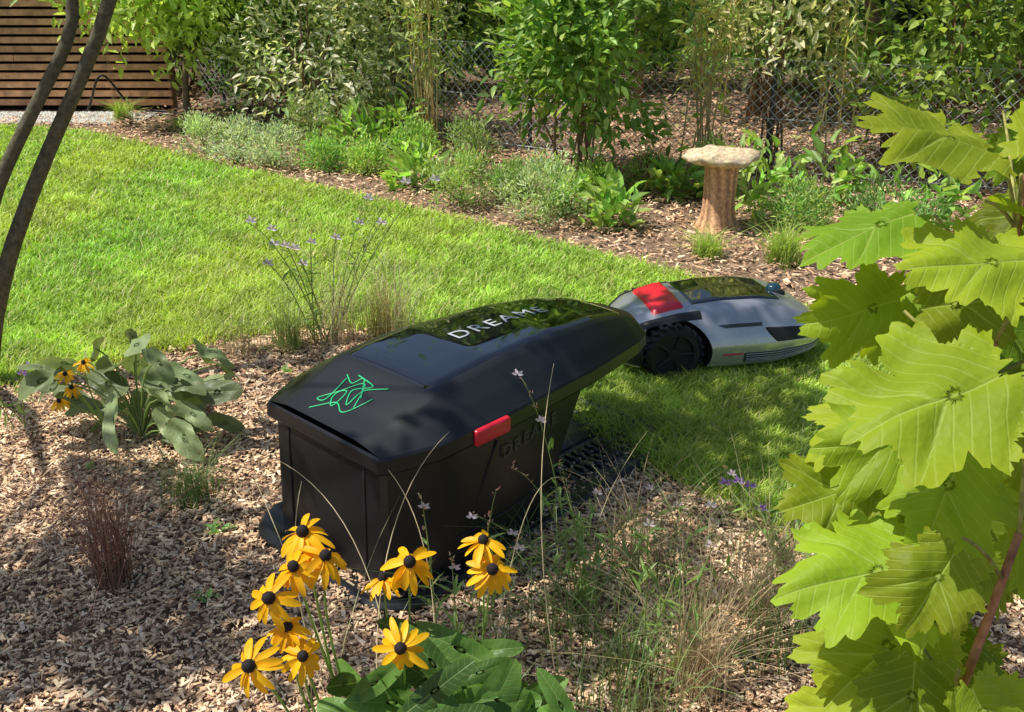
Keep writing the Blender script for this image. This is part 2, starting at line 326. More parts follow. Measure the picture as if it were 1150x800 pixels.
def scrib(p,r=.0019):
    p=np.array(p,float)+np.array([.02,-.02]); t=np.linspace(0,len(p)-1,len(p)*7); q=np.stack([np.interp(t,range(len(p)),p[:,i]) for i in (0,1)],1)
    for _ in range(5): q[1:-1]=(q[:-2]+q[1:-1]+q[2:])/3
    P3=np.c_[q,lidz(q[:,0],q[:,1])+.001]; tube(mb,P3,r,5)
scrib([(.11,.09),(.03,.075),(.03,.11),(.095,.05),(.02,.04),(.06,.08),(.13,.03),(.05,-.01)])
scrib([(.13,.07),(.12,-.01),(.09,.05),(.04,.01),(.10,.02),(.13,-.04)]); scrib([(.0,.09),(.05,.045),(.02,.0),(.09,-.03)])
scrib([(.12,.10),(.10,.06),(.135,.05),(.08,.0)])
mb.obj('marker_signature',[M_green],parent=ga)
def ucont(z):
    f=(z/.34); hw=.256-.004*f; xe=.48+.22*f**1.2
    p=[(x,hw-.17*max(0,(x-.33))) for x in np.linspace(xe,.16,12)]
    p+=[(.14,hw-.004),(.12,hw-.010),(.08,hw-.024),(.04,hw-.040),(.02,hw-.050),(.010,hw-.064),(.007,hw-.08),(.007,.05)]
    p=np.array(p); q=p[::-1].copy(); q[:,1]*=-1; return np.concatenate([p,q])
zs=np.array([.018,.03,.06,.12,.18,.24,.29,.338]); 
R=np.stack([np.c_[ucont(z),np.full(len(ucont(z)),z)] for z in zs]); R[:,:,0]-=(.012*(1-zs/.34))[:,None]*(R[:,:,0]<.1)
Ri=R.copy(); Ri[:,:,1]*=.93; Ri[:,:,0]+=.014
mb=MB(); mb.add(R.reshape(-1,3),grid_faces(len(zs),R.shape[1])); mb.add(Ri.reshape(-1,3),grid_faces(len(zs),R.shape[1])[:,::-1])
for e in (0,-1):
    V=np.concatenate([R[:,e],Ri[:,e]]); mb.add(V,grid_faces(2,len(zs)))
mb.obj('body_shell',[M_black],parent=ga,sharp=20)
mb=MB()
for k in (-.14,.14): tube(mb,[(.0065-.012*(1-z/.34),k,z) for z in np.linspace(.03,.32,8)],.003,6)
for sg in (1,-1):
    tube(mb,[(x,sg*(.2555-.17*max(0,x-.33)),.11) for x in np.linspace(.17,.53,8)],.003,6)
    tube(mb,[(.20+.10*t,sg*.2535,.11+.20*t) for t in np.linspace(0,1,6)],.003,6)
mb.obj('panel_ribs',[M_black2],parent=ga)
def rrect(x0,x1,h0,h1,r,n=7):
    p=[]
    for cx,cy,a0 in ((x1-r,h1-r,0),(x0+r,h0-r,np.pi/2),(x0+r,-(h0-r),np.pi),(x1-r,-(h1-r),1.5*np.pi)):
        for a in np.linspace(a0,a0+np.pi/2,n): p.append((cx+r*np.cos(a),cy+r*np.sin(a)))
    return np.array(p)
mb=MB(); lv=[(.0,.0,.002),(-.002,.0,.020),(-.010,0,.030),(-.022,0,.030),(-.035,0,.020),(-.05,0,.019)]
R=np.stack([np.c_[rrect(-.065-a,1.08+a,.296+a,.25+a,.12),np.full(28,z)] for a,_,z in lv]); mb.add(R.reshape(-1,3),grid_faces(len(lv),28,True)); mb.add(R[-1],[np.arange(28)[None]])
mb.obj('base_plate',[M_black],parent=ga,sharp=30)
mb=MB()
for x in np.linspace(.58,.98,15):
    for y in (-.155,-.095,.095,.155): box(mb,x,x+.012,y-.024,y+.024,.017,.027)
box(mb,.52,.99,-.045,.045,.017,.025)
mb.obj('ramp_treads',[M_grey],parent=ga)
mb=MB(); box(mb,.32,.42,-.14,.14,.02,.26); box(mb,.42,.47,-.06,.06,.08,.2); o=mb.obj('charging_dock',[M_black2],parent=ga); bm=o.modifiers.new('bevel','BEVEL'); bm.width=.012; bm.segments=3
def rbox(name,sx,sy,sz,loc,mat,parent,rz=0,bev=.006):
    mb=MB(); box(mb,-sx,sx,-sy,sy,-sz,sz); o=mb.obj(name,[mat],parent=parent,loc=loc,rot=(0,0,rz)); b=o.modifiers.new('bevel','BEVEL'); b.width=bev; b.segments=3; return o
for i,sg in enumerate((-1,1)): rbox('red_release_tab_%d'%(i+1),.055,.012,.020,(.268,sg*.267,.352),M_red,ga,0,.007)

# ------------------------------------------------------------------ mower
mo=empty('robot_lawn_mower',(.685,3.31,0),math.radians(12))
MX=[-.35,-.335,-.28,-.18,-.02,.12,.22,.29,.33,.352]; MW=[.11,.16,.195,.212,.222,.222,.212,.19,.155,.10]
MH=[.150,.175,.212,.237,.252,.249,.232,.205,.175,.150]
def msurf(x,v):
    W=pchip(x,MX,MW);H=pchip(x,MX,MH)
    py=np.interp(v,[0,.25,.45,.6,.72,.82,.92,1],[0,.48,.74,.88,.965,1.0,.985,.95])
    k=np.interp(v,[0,.25,.45,.6,.72,.82,.92,1],[1,.98,.89,.70,.48,.34,.12,0])
    zb=.050+.02*np.clip((x-.15)/.18,0,1); return py*W, zb+(H-zb)*k
xs=np.unique(np.r_[np.linspace(-.35,-.25,10),np.linspace(-.25,.25,34),np.linspace(.25,.352,12)]); vs=np.linspace(0,1,34)
X,Vv=np.meshgrid(xs,np.r_[-vs[::-1],vs[1:]],indexing='ij'); y_,z_=msurf(X,np.abs(Vv)); 
mb=MB(); Sf=np.stack([X,y_*np.sign(Vv),z_],-1); n,m_=X.shape; mb.add(Sf.reshape(-1,3),grid_faces(n,m_))
bl=Sf[:,0];br=Sf[:,-1]; mb.add(np.concatenate([bl,br]),[grid_faces(2,n)])
for e in (0,-1): mb.add(Sf[e],[np.arange(m_)[None]])
body=mb.obj('silver_body',[M_silver,M_black2],parent=None,sharp=30)
bm_=bmesh.new(); bm_.from_mesh(body.data); bmesh.ops.remove_doubles(bm_,verts=bm_.verts,dist=1e-5); bmesh.ops.recalc_face_normals(bm_,faces=bm_.faces); bm_.to_mesh(body.data); bm_.free()
cut=MB(); WX=-.20
for sg in (1,-1):
    a=np.linspace(0,2*np.pi,40,endpoint=False); r=.112
    c0=np.stack([WX+r*np.cos(a)*1.02,np.full(40,sg*.125),.100+r*np.sin(a)],1); c1=c0.copy(); c1[:,1]=sg*.3; c1[:,0]=WX+(c1[:,0]-WX)*1.15
    cut.add(np.concatenate([c0,c1]),[grid_faces(2,40,True),np.arange(40)[None],np.arange(40,80)[None,::-1]])
co_=cut.obj('cut',[M_black2])
bm_=bmesh.new(); bm_.from_mesh(co_.data); bmesh.ops.recalc_face_normals(bm_,faces=bm_.faces); bm_.to_mesh(co_.data); bm_.free()
md=body.modifiers.new('b','BOOLEAN'); md.object=co_; md.operation='DIFFERENCE'; md.solver='EXACT'
try: md.material_mode='TRANSFER'
except Exception: pass
dg=bpy.context.evaluated_depsgraph_get(); dg.update(); me2=bpy.data.meshes.new_from_object(body.evaluated_get(dg)); body.modifiers.clear(); body.data=me2; bpy.data.objects.remove(co_)
me2.set_sharp_from_angle(angle=math.radians(30))
body.parent=mo
def mpatch(name,x0,x1,v0,v1,off,mat,sides=(1,-1),nx=40,nv=12,skew=0):
    mb=MB()
    for sg in sides:
        xx=np.linspace(0,1,nx); vv=np.linspace(v0,v1,nv); X,Vq=np.meshgrid(xx,vv,indexing='ij'); X=(x0+skew*(Vq-v0)/(v1-v0))*(1-X)+x1*X; y_,z_=msurf(X,np.abs(Vq)); Sg=np.stack([X,y_*sg*np.sign(Vq+1e-9),z_],-1)
        dx=np.gradient(Sg,axis=0);dv=np.gradient(Sg,axis=1); nn=unit(np.cross(dx,dv))*sg
        nn=np.where((nn*(Sg-np.array([0,0,.12]))).sum(-1,keepdims=True)<0,-nn,nn)
        S2=Sg+nn*off; ed=np.zeros(X.shape,bool); ed[0]=ed[-1]=True; ed[:,0]=ed[:,-1]=True; S2=np.where(ed[...,None],Sg-nn*.003,S2); mb.add(S2.reshape(-1,3),grid_faces(nx,nv))
    return mb.obj(name,[mat],parent=mo,sharp=40)
mpatch('top_glass',-.125,.20,-.30,.30,.003,M_gloss,(1,),nv=20)
mpatch('front_bumper_band',.10,.349,.64,.80,.004,M_black2,skew=.05)
mpatch('lower_grille',.03,.349,.87,.975,.003,M_grey)
mpatch('rear_dark_trim',-.345,-.10,.40,.52,.003,M_black)
mpatch('rear_bumper',-.348,-.30,.62,.98,.004,M_black2)
mpatch('side_swoosh',-.06,.10,.60,.635,.002,M_grey,skew=.03)
mb=MB()
for v in (.885,.903,.92,.938,.956):
    for sg in (1,-1):
        xx=np.linspace(.04,.345,24); y_,z_=msurf(xx,np.full(24,v)); tube(mb,np.stack([xx,sg*(y_+.004),z_],1),.0014,4)
mb.obj('grille_bars',[M_silver],parent=mo)
mb=MB()
for sg in (1,-1):
    xx=np.linspace(-.04,.03,8); y_,z_=msurf(xx,np.full(8,.88)); tube(mb,np.stack([xx,sg*(y_+.001),z_],1),.003,4)
mb.obj('red_side_decal',[M_red],parent=mo)
mb=MB(); xx=np.linspace(-.255,-.145,12); vv=np.linspace(-.34,.34,16); X,Vq=np.meshgrid(xx,vv,indexing='ij'); yq,zq=msurf(X,np.abs(Vq)); e=np.clip(np.minimum(np.minimum(X-xx[0],xx[-1]-X)/.010,np.minimum(Vq-vv[0],vv[-1]-Vq)/.05),0,1)**.5
mb.add(np.stack([X,yq*np.sign(Vq),zq-.005+.015*e],-1).reshape(-1,3),grid_faces(12,16)); mb.obj('stop_button',[M_red],parent=mo)
def disc(mb,c,prof,n=28,mat=0,axis='z'):
    a=np.linspace(0,2*np.pi,n,endpoint=False); R=np.array([[ (r*np.cos(t),r*np.sin(t),z) for t in a] for r,z in prof])
    if axis=='y': R=R[...,[0,2,1]]
    R=R+np.array(c); mb.add(R.reshape(-1,3),[grid_faces(len(prof),n,True),(np.arange(n)+(len(prof)-1)*n)[None]],mat=mat)
mb=MB(); disc(mb,(.215,-.02,.216),[(.040,-.01),(.040,.012),(.032,.016),(.030,.018)]); mb.obj('lidar_base',[M_black],parent=mo)
mb=MB(); disc(mb,(.215,-.02,.232),[(.026,0),(.026,.012),(.020,.020),(.010,.024),(.002,.025)]); mb.obj('lidar_dome',[M_blue],parent=mo)
def wheel(name,x,y,r,w_):
    mb=MB(); sg=np.sign(y); pr=[(r*.25,-w_/2),(r*.9,-w_/2),(r,-w_*.35),(r,w_*.35),(r*.9,w_/2),(r*.72,w_/2),(r*.66,w_*.3),(r*.25,w_*.3),(r*.22,w_*.42),(.004,w_*.45)]
    pr=[(a,b*sg) for a,b in pr]; disc(mb,(x,y,r),pr,36,axis='y')
    for k in range(22):
        a=k*2*np.pi/22; t=np.array([-np.sin(a),0,np.cos(a)]); q=np.array([np.cos(a),0,np.sin(a)]); c=np.array([x,y,r])+q*(r+.003)
        V=[c+t*i*.007+np.array([0,j*w_*.42+ i*.008,0])+q*kk*.006 for i in (-1,1) for j in (-1,1) for kk in (-1,1)]
        mb.add(V,[np.array([(0,1,3,2),(4,6,7,5),(0,4,5,1),(2,3,7,6),(0,2,6,4),(1,5,7,3)])])
    for k in range(5):
        a=k*2*np.pi/5; q=np.array([np.cos(a),0,np.sin(a)]); c=np.array([x,y+sg*w_*.33,r]); tube(mb,[c+q*r*.2,c+q*r*.7],.007,6)
    mb.obj(name,[M_black2],parent=mo,sharp=35)
wheel('rear_wheel_1',WX,.17,.095,.06); wheel('rear_wheel_2',WX,-.17,.095,.06); wheel('front_caster_1',.21,.11,.045,.03); wheel('front_caster_2',.21,-.11,.045,.03)

# ------------------------------------------------------------------ stump bird table
st=empty('tree_stump_pedestal',(1.01,4.92,0)); mb=MB(); th=np.linspace(0,2*np.pi,40,endpoint=False); zz=np.linspace(-.01,.33,16)
TH,ZZ=np.meshgrid(th,zz); rr=(.064+.045*np.exp(-ZZ/.05)+.012*(ZZ/.33))*(1+.10*np.sin(3*TH+1)+.07*np.sin(7*TH+5*ZZ)+.04*np.sin(15*TH))
c=np.array([.38,.22,.12])[None,None]*(1+.35*np.sin(9*TH+12*ZZ)[...,None]); mb.add(np.stack([rr*np.cos(TH)+.02*ZZ,rr*np.sin(TH),ZZ],-1).reshape(-1,3),grid_faces(16,40,True),c.reshape(-1,3)); mb.obj('trunk',[M_bark],parent=st)
mb=MB(); pr=[(.02,.318),(.10,.320),(.155,.338),(.182,.353),(.178,.368),(.13,.384),(.07,.393),(.03,.396),(.001,.397)]
R=[]
for r,z in pr:
    k=1+.06*np.sin(2*th+.7)+.03*np.sin(5*th)+.025*np.sin(11*th+r*30); R.append(np.stack([r*k*np.cos(th),r*k*np.sin(th)*.95,z+.007*np.sin(3*th+2)*r/.17+.006*np.sin(8*th+r*40)*r/.17],1))
mb.add(np.concatenate(R),grid_faces(len(pr),40,True),varcol((.40,.31,.20),40*len(pr),.22,.03)); mb.obj('cap_slab',[M_bark],parent=st)

# ------------------------------------------------------------------ vegetation
def shrub(name,base,h,r,ncl,nl,L,col,stems=6,zmin=.1,asp=.45,sig=.1,col2=None,f2=0,stemcol=(.16,.10,.06),stemr=.008,up=.3,droop=.15,var=.3,parent=None,mat=None,fold=.15):
    base=np.array([base[0],base[1],0.]); mb=MB()
    a=rng.uniform(0,6.28,ncl); q=rng.uniform(0,1,ncl)**.5; zc=rng.uniform(zmin,h,ncl); prof=np.sin(np.clip((zc/h)*.85+.12,0,1)*np.pi)**.5
    C=base+np.stack([np.cos(a)*q*r*prof,np.sin(a)*q*r*prof,zc],1)
    for i in range(min(stems,ncl)):
        k=rng.integers(0,ncl); top=C[k]; b0=base+np.append(rng.normal(0,r*.12,2),0); tube(mb,bez(b0,(b0[0]*.6+top[0]*.4+rng.normal(0,.03),b0[1]*.6+top[1]*.4,top[2]*.6),top,8),np.linspace(stemr,stemr*.4,8),5,stemcol,1)
    k=rng.integers(0,ncl,nl); cs=rng.uniform(.65,1.4,(ncl,1))*(1+rng.normal(0,.06,(ncl,3)))
    P=C[k]+rng.normal(0,sig,(nl,3)); P[:,2]=np.maximum(P[:,2],.02)
    out=P-(base+np.array([0,0,h*.45])); D=unit(out)*.6+rng.normal(0,.5,(nl,3))+np.array([0,0,up]); Nn=np.array([0,0,1.])+rng.normal(0,.45,(nl,3))+unit(out)*.3
    c=np.array(col)[None]*cs[k]*rng.uniform(1-var,1+var,(nl,1))
    if col2 is not None: m=rng.uniform(0,1,nl)<f2; c[m]=np.array(col2)*rng.uniform(.75,1.15,(m.sum(),1))
    Ls=L*rng.uniform(.6,1.2,nl); leaves(mb,P,D,Nn,Ls,Ls*asp,c,fold,droop)
    return mb.obj(name,[mat or M_leaf,M_bark],parent=parent)
shrub('laurel_shrub',(.40,5.9),1.75,.50,65,5200,.085,(.09,.145,.03),12,.34,.42,.085,(.17,.22,.06),.3,up=.1)
shrub('variegated_shrub',(-1.35,7.25),1.7,.6,60,5400,.07,(.12,.15,.07),9,.10,.35,.10,(.33,.32,.25),.6)
shrub('variegated_shrub',(-.80,7.5),1.9,.42,50,3300,.07,(.09,.12,.05),9,.15,.4,.11,(.32,.31,.2),.5)
shrub('cherry_laurel',(1.60,6.3),1.9,.45,50,2700,.08,(.09,.12,.04),9,.62,.35,.10,(.32,.31,.2),.5)
shrub('hazel_shrub',(2.55,6.0),2.2,.6,80,4200,.08,(.085,.13,.025),9,.5,.5,.13,(.17,.21,.05),.35)
shrub('hazel_shrub',(3.4,5.3),2.3,.7,80,4000,.085,(.065,.11,.02),9,.2,.5,.15)
shrub('dogwood_shrub',(-2.0,8.1),1.9,.55,60,3400,.075,(.045,.085,.02),9,.15,.5,.12)
def tree(name,trunkpts,radii,crown,ncl,nl,L,col,sig=.13,asp=.45,bark=(.14,.10,.07),col2=None,f2=0,nb=14):
    mb=MB(); T=np.array(trunkpts,float); t=np.linspace(0,len(T)-1,24); P=np.stack([np.interp(t,range(len(T)),T[:,i]) for i in range(3)],1)
    for _ in range(3): P[1:-1]=(P[:-2]+P[1:-1]*2+P[2:])/4
    tube(mb,P,np.interp(t,range(len(T)),radii),9,bark,1)
    cx,cy,cz,rx,ry,rz=crown; u=unit(rng.normal(0,1,(ncl,3)))*rng.uniform(.25,1,(ncl,1))**.45; C=np.array([cx,cy,cz])+u*np.array([rx,ry,rz])
    for i in range(min(nb,ncl)):
        s=P[rng.integers(12,24)]; mid=(s+C[i])/2+rng.normal(0,.06,3); tube(mb,bez(s,mid,C[i],7),np.linspace(radii[-1]*.8,.003,7),5,bark,1)
    k=rng.integers(0,ncl,nl); PP=C[k]+rng.normal(0,sig,(nl,3)); D=rng.normal(0,.7,(nl,3))+np.array([0,0,-.25])+u[k]*.5; Nn=np.array([0,0,1.])+rng.normal(0,.4,(nl,3))
    cs=rng.uniform(.7,1.3,(ncl,1)); c=np.array(col)[None]*cs[k]*rng.uniform(.7,1.3,(nl,1))
    if col2 is not None: m=rng.uniform(0,1,nl)<f2; c[m]=np.array(col2)*rng.uniform(.75,1.15,(m.sum(),1))
    Ls=L*rng.uniform(.6,1.2,nl); leaves(mb,PP,D,Nn,Ls,Ls*asp,c); return mb.obj(name,[M_leaf,M_bark])
tree('dogwood_tree',[(-2.48,7.9,0),(-2.46,7.9,.3),(-2.42,7.95,.6),(-2.5,7.95,1.3)],[.03,.024,.02,.012],(-2.45,7.7,1.12,.75,.6,.55),80,4200,.085,(.16,.21,.045),col2=(.25,.30,.08),f2=.5)
mb=MB()
def trunk(pts,rad):
    T=np.array(pts,float); t=np.linspace(0,len(T)-1,30); P=np.stack([np.interp(t,range(len(T)),T[:,i]) for i in range(3)],1)
    for _ in range(4): P[1:-1]=(P[:-2]+P[1:-1]*2+P[2:])/4
    tube(mb,P,np.interp(t,range(len(T)),rad),10,(.075,.068,.042),1)
trunk([(-1.72,3.05,0),(-1.66,3.06,.22),(-1.58,3.1,.45),(-1.43,3.15,.75),(-1.16,3.2,1.2),(-1.0,3.3,1.9),(-1.0,3.2,2.6)],[.034,.027,.025,.022,.020,.018,.012])
trunk([(-1.78,3.05,0),(-1.70,3.05,.3),(-1.6,3.08,.62),(-1.42,3.15,.92),(-1.25,3.22,1.19),(-1.5,3.2,2.0),(-1.9,3.0,2.7)],[.034,.024,.021,.019,.018,.017,.012])
trunk([(-1.82,3.1,0),(-2.0,3.0,.5),(-2.2,2.8,1.2),(-2.6,2.4,2.2)],[.04,.03,.025,.012])
ncl=62; C=np.stack([rng.uniform(-3.1,-.75,ncl),rng.uniform(1.5,3.2,ncl),rng.uniform(2.5,3.3,ncl)],1)  # unseen crown: leaf clumps added and thinned to shape the shadows they cast
SX=C[:,0]+C[:,2]*.608; SY=C[:,1]+C[:,2]*.02
k=~((SX>-.85)&(SX<.15)&(SY>1.9)&(SY<3.0)&(rng.uniform(0,1,len(C))<.85)); k&=~((SX<-.5)&(SY>2.35)&(rng.uniform(0,1,len(C))<.9)); C=C[k]
C=np.concatenate([C,np.array([(-1.2,2.7,2.9),(-1.0,2.55,3.0),(-1.1,2.95,3.1),(-.85,2.75,3.0),(-1.3,2.45,3.1),(-2.7,1.85,2.9),(-2.5,1.7,2.8)])])
ncl=len(C); nl=ncl*58; k=rng.integers(0,ncl,nl); PP=C[k]+rng.normal(0,.095,(nl,3))
leaves(mb,PP,rng.normal(0,.7,(nl,3)),np.array([0,0,1.])+rng.normal(0,.4,(nl,3)),.09*rng.uniform(.6,1.2,nl),.045,varcol((.07,.13,.03),nl))
for i in range(ncl): s=np.array([-1.0,3.22,2.4]) if C[i,0]>-1.6 else (np.array([-1.7,3.1,2.4]) if C[i,1]>2.4 else np.array([-2.45,2.5,2.0])); tube(mb,bez(s,(s+C[i])/2+np.array([0,0,.15]),C[i],6),np.linspace(.01,.003,6),4,(.1,.085,.05),1)
mb.obj('multi_stem_tree',[M_leaf,M_bark])

hd=MB(); zz=np.linspace(0,6.0,22); ang=np.linspace(math.radians(170),math.radians(10),90); 
A,Z=np.meshgrid(ang,zz,indexing='ij'); rad=13.9+.8*vnoise(A*14,Z*1.5,1,8)+.5*vnoise(A*40,Z*4,1,9); top=Z*(1+.22*vnoise(A*10,0*A,1,4)); 
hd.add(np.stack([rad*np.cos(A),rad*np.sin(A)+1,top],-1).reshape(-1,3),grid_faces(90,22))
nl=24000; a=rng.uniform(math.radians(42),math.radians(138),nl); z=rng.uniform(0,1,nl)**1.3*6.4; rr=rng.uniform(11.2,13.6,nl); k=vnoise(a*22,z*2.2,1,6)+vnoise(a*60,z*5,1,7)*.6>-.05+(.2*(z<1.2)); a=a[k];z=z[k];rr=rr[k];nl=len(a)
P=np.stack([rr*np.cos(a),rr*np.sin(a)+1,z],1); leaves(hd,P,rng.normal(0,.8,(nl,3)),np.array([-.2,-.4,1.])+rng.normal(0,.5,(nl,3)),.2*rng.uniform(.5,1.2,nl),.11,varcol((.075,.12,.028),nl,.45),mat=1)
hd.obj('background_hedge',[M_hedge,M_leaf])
for i,(x,y,h,r) in enumerate([(-3.2,9.6,2.6,.8),(-1.9,9.3,2.4,.8),(-.7,9.2,2.8,.7),(2.6,9.2,3.0,.7),(3.9,8.6,3.2,.9),(5.0,7.4,3.0,.9),(1.5,11.8,3,1.0),(-.2,10.9,3,.9),(5.2,10.3,3.4,1.2),(1.9,7.9,2.6,.6),(.9,9.6,2.8,.7)]):
    shrub('evergreen_shrub',(x,y),h,r,60,2600,.12,(.05,.085,.022),7,.4 if x>0 else .1,.45,.16,(.13,.18,.045),.25,stemr=.02)
for pts in ([(2.35,6.4,0),(2.28,6.4,.6),(2.05,6.4,1.1),(1.8,6.5,2)],[(2.9,5.9,0),(2.85,5.9,.7),(3.0,6,1.6)],[(1.05,8.6,0),(1.0,8.6,1.0),(1.1,8.6,2.2)]):
    mb=MB(); tube(mb,np.array(pts),np.linspace(.04,.028,len(pts)),9,(.14,.10,.065),1); 
    nl=400; P=np.array(pts[-1])+rng.normal(0,.35,(nl,3)); leaves(mb,P,rng.normal(0,1,(nl,3)),np.array([0,0,1.])+rng.normal(0,.4,(nl,3)),.09,.045,varcol((.09,.15,.03),nl)); mb.obj('understorey_tree',[M_leaf,M_bark])
def canes(name,c,n,h,sp,lc,nl):
    mb=MB()
    for i in range(n):
        b=np.array([c[0]+rng.normal(0,sp*.4),c[1]+rng.normal(0,sp*.4),0]); t=b+np.array([rng.normal(0,sp),rng.normal(0,sp*.6),h*rng.uniform(.7,1.1)]); tube(mb,bez(b,(b+t)/2+np.array([0,0,.2]),t,8),np.linspace(.0055,.003,8),5,varcol((.38,.29,.13),1)[0],1)
        P=b+(t-b)*rng.uniform(.35,1,(nl,1))+rng.normal(0,.07,(nl,3)); leaves(mb,P,rng.normal(0,.8,(nl,3))+np.array([0,0,-.2]),np.array([0,0,1.])+rng.normal(0,.5,(nl,3)),.09,.018,varcol(lc,nl))
    mb.obj(name,[M_leaf,M_wood])
canes('bamboo',(-.56,6.85),12,1.6,.09,(.18,.21,.08),40); canes('bamboo',(1.18,6.15),14,1.8,.2,(.23,.24,.11),55); canes('bamboo',(1.9,5.95),8,1.6,.2,(.23,.24,.11),50)

for x,y,h,r,c,c2 in [(-2.0,6.65,.22,.16,(.17,.21,.13),(.30,.33,.22)),(-1.72,6.42,.25,.2,(.18,.21,.15),(.31,.33,.26)),(-1.45,6.3,.24,.18,(.18,.21,.15),(.31,.33,.26)),(-1.16,6.2,.20,.13,(.10,.18,.05),(.2,.27,.08)),
    (-.86,6.1,.17,.12,(.12,.19,.05),(.26,.30,.1)),(-.6,6.3,.24,.15,(.10,.17,.04),(.22,.28,.09)),(-.30,5.38,.26,.19,(.13,.19,.06),(.24,.28,.12)),(.15,4.98,.31,.20,(.16,.20,.11),(.28,.31,.19)),(.0,5.5,.18,.12,(.12,.18,.06),None),
    (-.25,5.95,.32,.16,(.10,.15,.05),(.2,.22,.12)),(.47,5.55,.18,.11,(.11,.18,.04),None),(.73,5.6,.2,.11,(.1,.17,.04),(.28,.18,.12)),(1.40,4.85,.24,.16,(.10,.17,.05),(.2,.25,.09)),(1.75,4.6,.3,.22,(.08,.14,.04),None),(-1.3,6.75,.34,.18,(.1,.14,.05),(.25,.25,.16)),(1.1,5.55,.28,.14,(.09,.14,.04),(.2,.24,.08))]:
    shrub('perennial_clump',(x,y),h,r,34,1800,.028,c,14,.03,.30,.030,c2,.4 if c2 else 0,stemr=.0025,stemcol=(.10,.16,.04),up=.7)
for x,y,h,r in [(.5,4.92,.14,.10),(1.25,5.2,.28,.2),(-1.0,6.6,.22,.18),(.9,5.5,.15,.12),(-.75,6.7,.25,.18),(1.65,5.3,.3,.2),(2.0,4.9,.3,.25),(.3,5.25,.12,.1),(-.55,5.75,.14,.1)]:
    shrub('hosta_clump',(x,y),h,r,16,110,.10,(.11,.18,.04),10,.05,.42,.05,(.2,.26,.08),.35,stemr=.003,stemcol=(.12,.18,.04),up=.5,droop=.3)
def tuft(name,x,y,n,h,sp,col,W=.003,base=.02,droop=.5,nseg=6,mat=None,var=.25,bias=(0,0)):
    mb=MB(); B=np.stack([x+rng.normal(0,base,n),y+rng.normal(0,base,n),np.full(n,.0)],1); a=rng.uniform(0,6.28,n); q=np.abs(rng.normal(0,sp,n)); 
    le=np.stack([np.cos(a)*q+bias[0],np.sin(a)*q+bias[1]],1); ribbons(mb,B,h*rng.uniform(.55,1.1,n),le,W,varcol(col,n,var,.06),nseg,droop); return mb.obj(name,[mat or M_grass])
for x,y,h,n in [(-2.95,7.85,.22,200),(-1.95,7.3,.22,160),(-2.4,7.5,.15,120),(.885,4.43,.17,200),(1.2,4.34,.22,320),(-.95,6.3,.14,100)]: tuft('ornamental_grass',x,y,n,h,.13,(.18,.23,.05),.005,.03)
tuft('dry_grass_tuft',-.905,1.95,200,.40,.19,(.19,.105,.072),.0022,.020,.12,mat=M_dry)
tuft('dry_grass_tuft',.36,1.60,230,.38,.17,(.33,.26,.15),.0017,.035,.3,mat=M_dry)
tuft('dry_grass_tuft',.54,1.84,180,.36,.18,(.32,.25,.14),.0017,.04,.3,mat=M_dry)
tuft('dry_grass_tuft',.30,2.05,110,.26,.15,(.30,.24,.14),.0017,.04,.3,mat=M_dry)
tuft('fescue_tuft',-.84,2.32,200,.17,.1,(.09,.13,.045),.0025,.03)
tuft('feather_grass',-.78,3.34,200,.28,.18,(.15,.18,.07),.0028,.03); tuft('feather_grass',-.47,3.46,220,.34,.16,(.20,.19,.09),.0026,.03)
tuft('feather_grass',-.62,3.40,110,.48,.22,(.34,.29,.18),.002,.04,mat=M_dry)
tuft('feather_grass',-.40,3.42,80,.46,.2,(.34,.29,.18),.002,.03,mat=M_dry)
tuft('feather_grass',-.95,3.30,100,.24,.15,(.24,.22,.12),.002,.04,mat=M_dry)
for x,y,n,h in [(.12,1.80,80,.24),(.30,1.95,70,.2),(.05,2.02,60,.18),(.22,1.62,90,.3),(-.05,1.62,60,.22),(.55,1.7,80,.27),(.42,2.15,60,.16),(.2,1.45,70,.3)]: tuft('weedy_grass',x,y,n,h,.16,(.09,.125,.045),.0033,.05)
tuft('weedy_grass',-.34,1.42,14,.5,.25,(.30,.27,.15),.0018,.03,mat=M_dry)
mb=MB()
for i in range(14):
    x,y=rng.uniform(-1.6,.6),rng.uniform(1.6,3.3)
    if inpoly(np.array([x]),np.array([y]),LAWN)[0] or (abs((x+.03)*.73-(y-2.35)*.68)<.36 and abs((x+.03)*.68+(y-2.35)*.73)<.7): continue
    n=9; P=np.array([x,y,.015])+rng.normal(0,.012,(n,3))*[1,1,.3]; leaves(mb,P,rng.normal(0,1,(n,3))*[1,1,.3]+[0,0,.4],np.tile([0,0,1.],(n,1)),.03,.014,varcol((.10,.16,.05),n))
mb.obj('seedling_weeds',[M_leaf])
mb=MB()
for b0,m,t0 in [((-.22,1.35,0),(-.28,1.5,.45),(-.12,1.75,.50)),((-.2,1.35,0),(-.18,1.45,.50),(-.45,1.7,.47)),((-.05,1.45,0),(.0,1.55,.6),(.12,1.85,.33)),((-.25,1.4,0),(-.38,1.5,.35),(-.52,1.8,.38)),((.1,1.5,0),(.02,1.6,.4),(.08,1.8,.62)),((-.3,1.45,0),(-.42,1.5,.3),(-.40,1.7,.42)),((-.15,1.4,0),(-.1,1.5,.4),(-.22,1.6,.5))]:
    tube(mb,bez(b0,m,t0,18),np.linspace(.0013,.0006,18),4,(.42,.36,.22))
mb.obj('straw_stems',[M_dry])

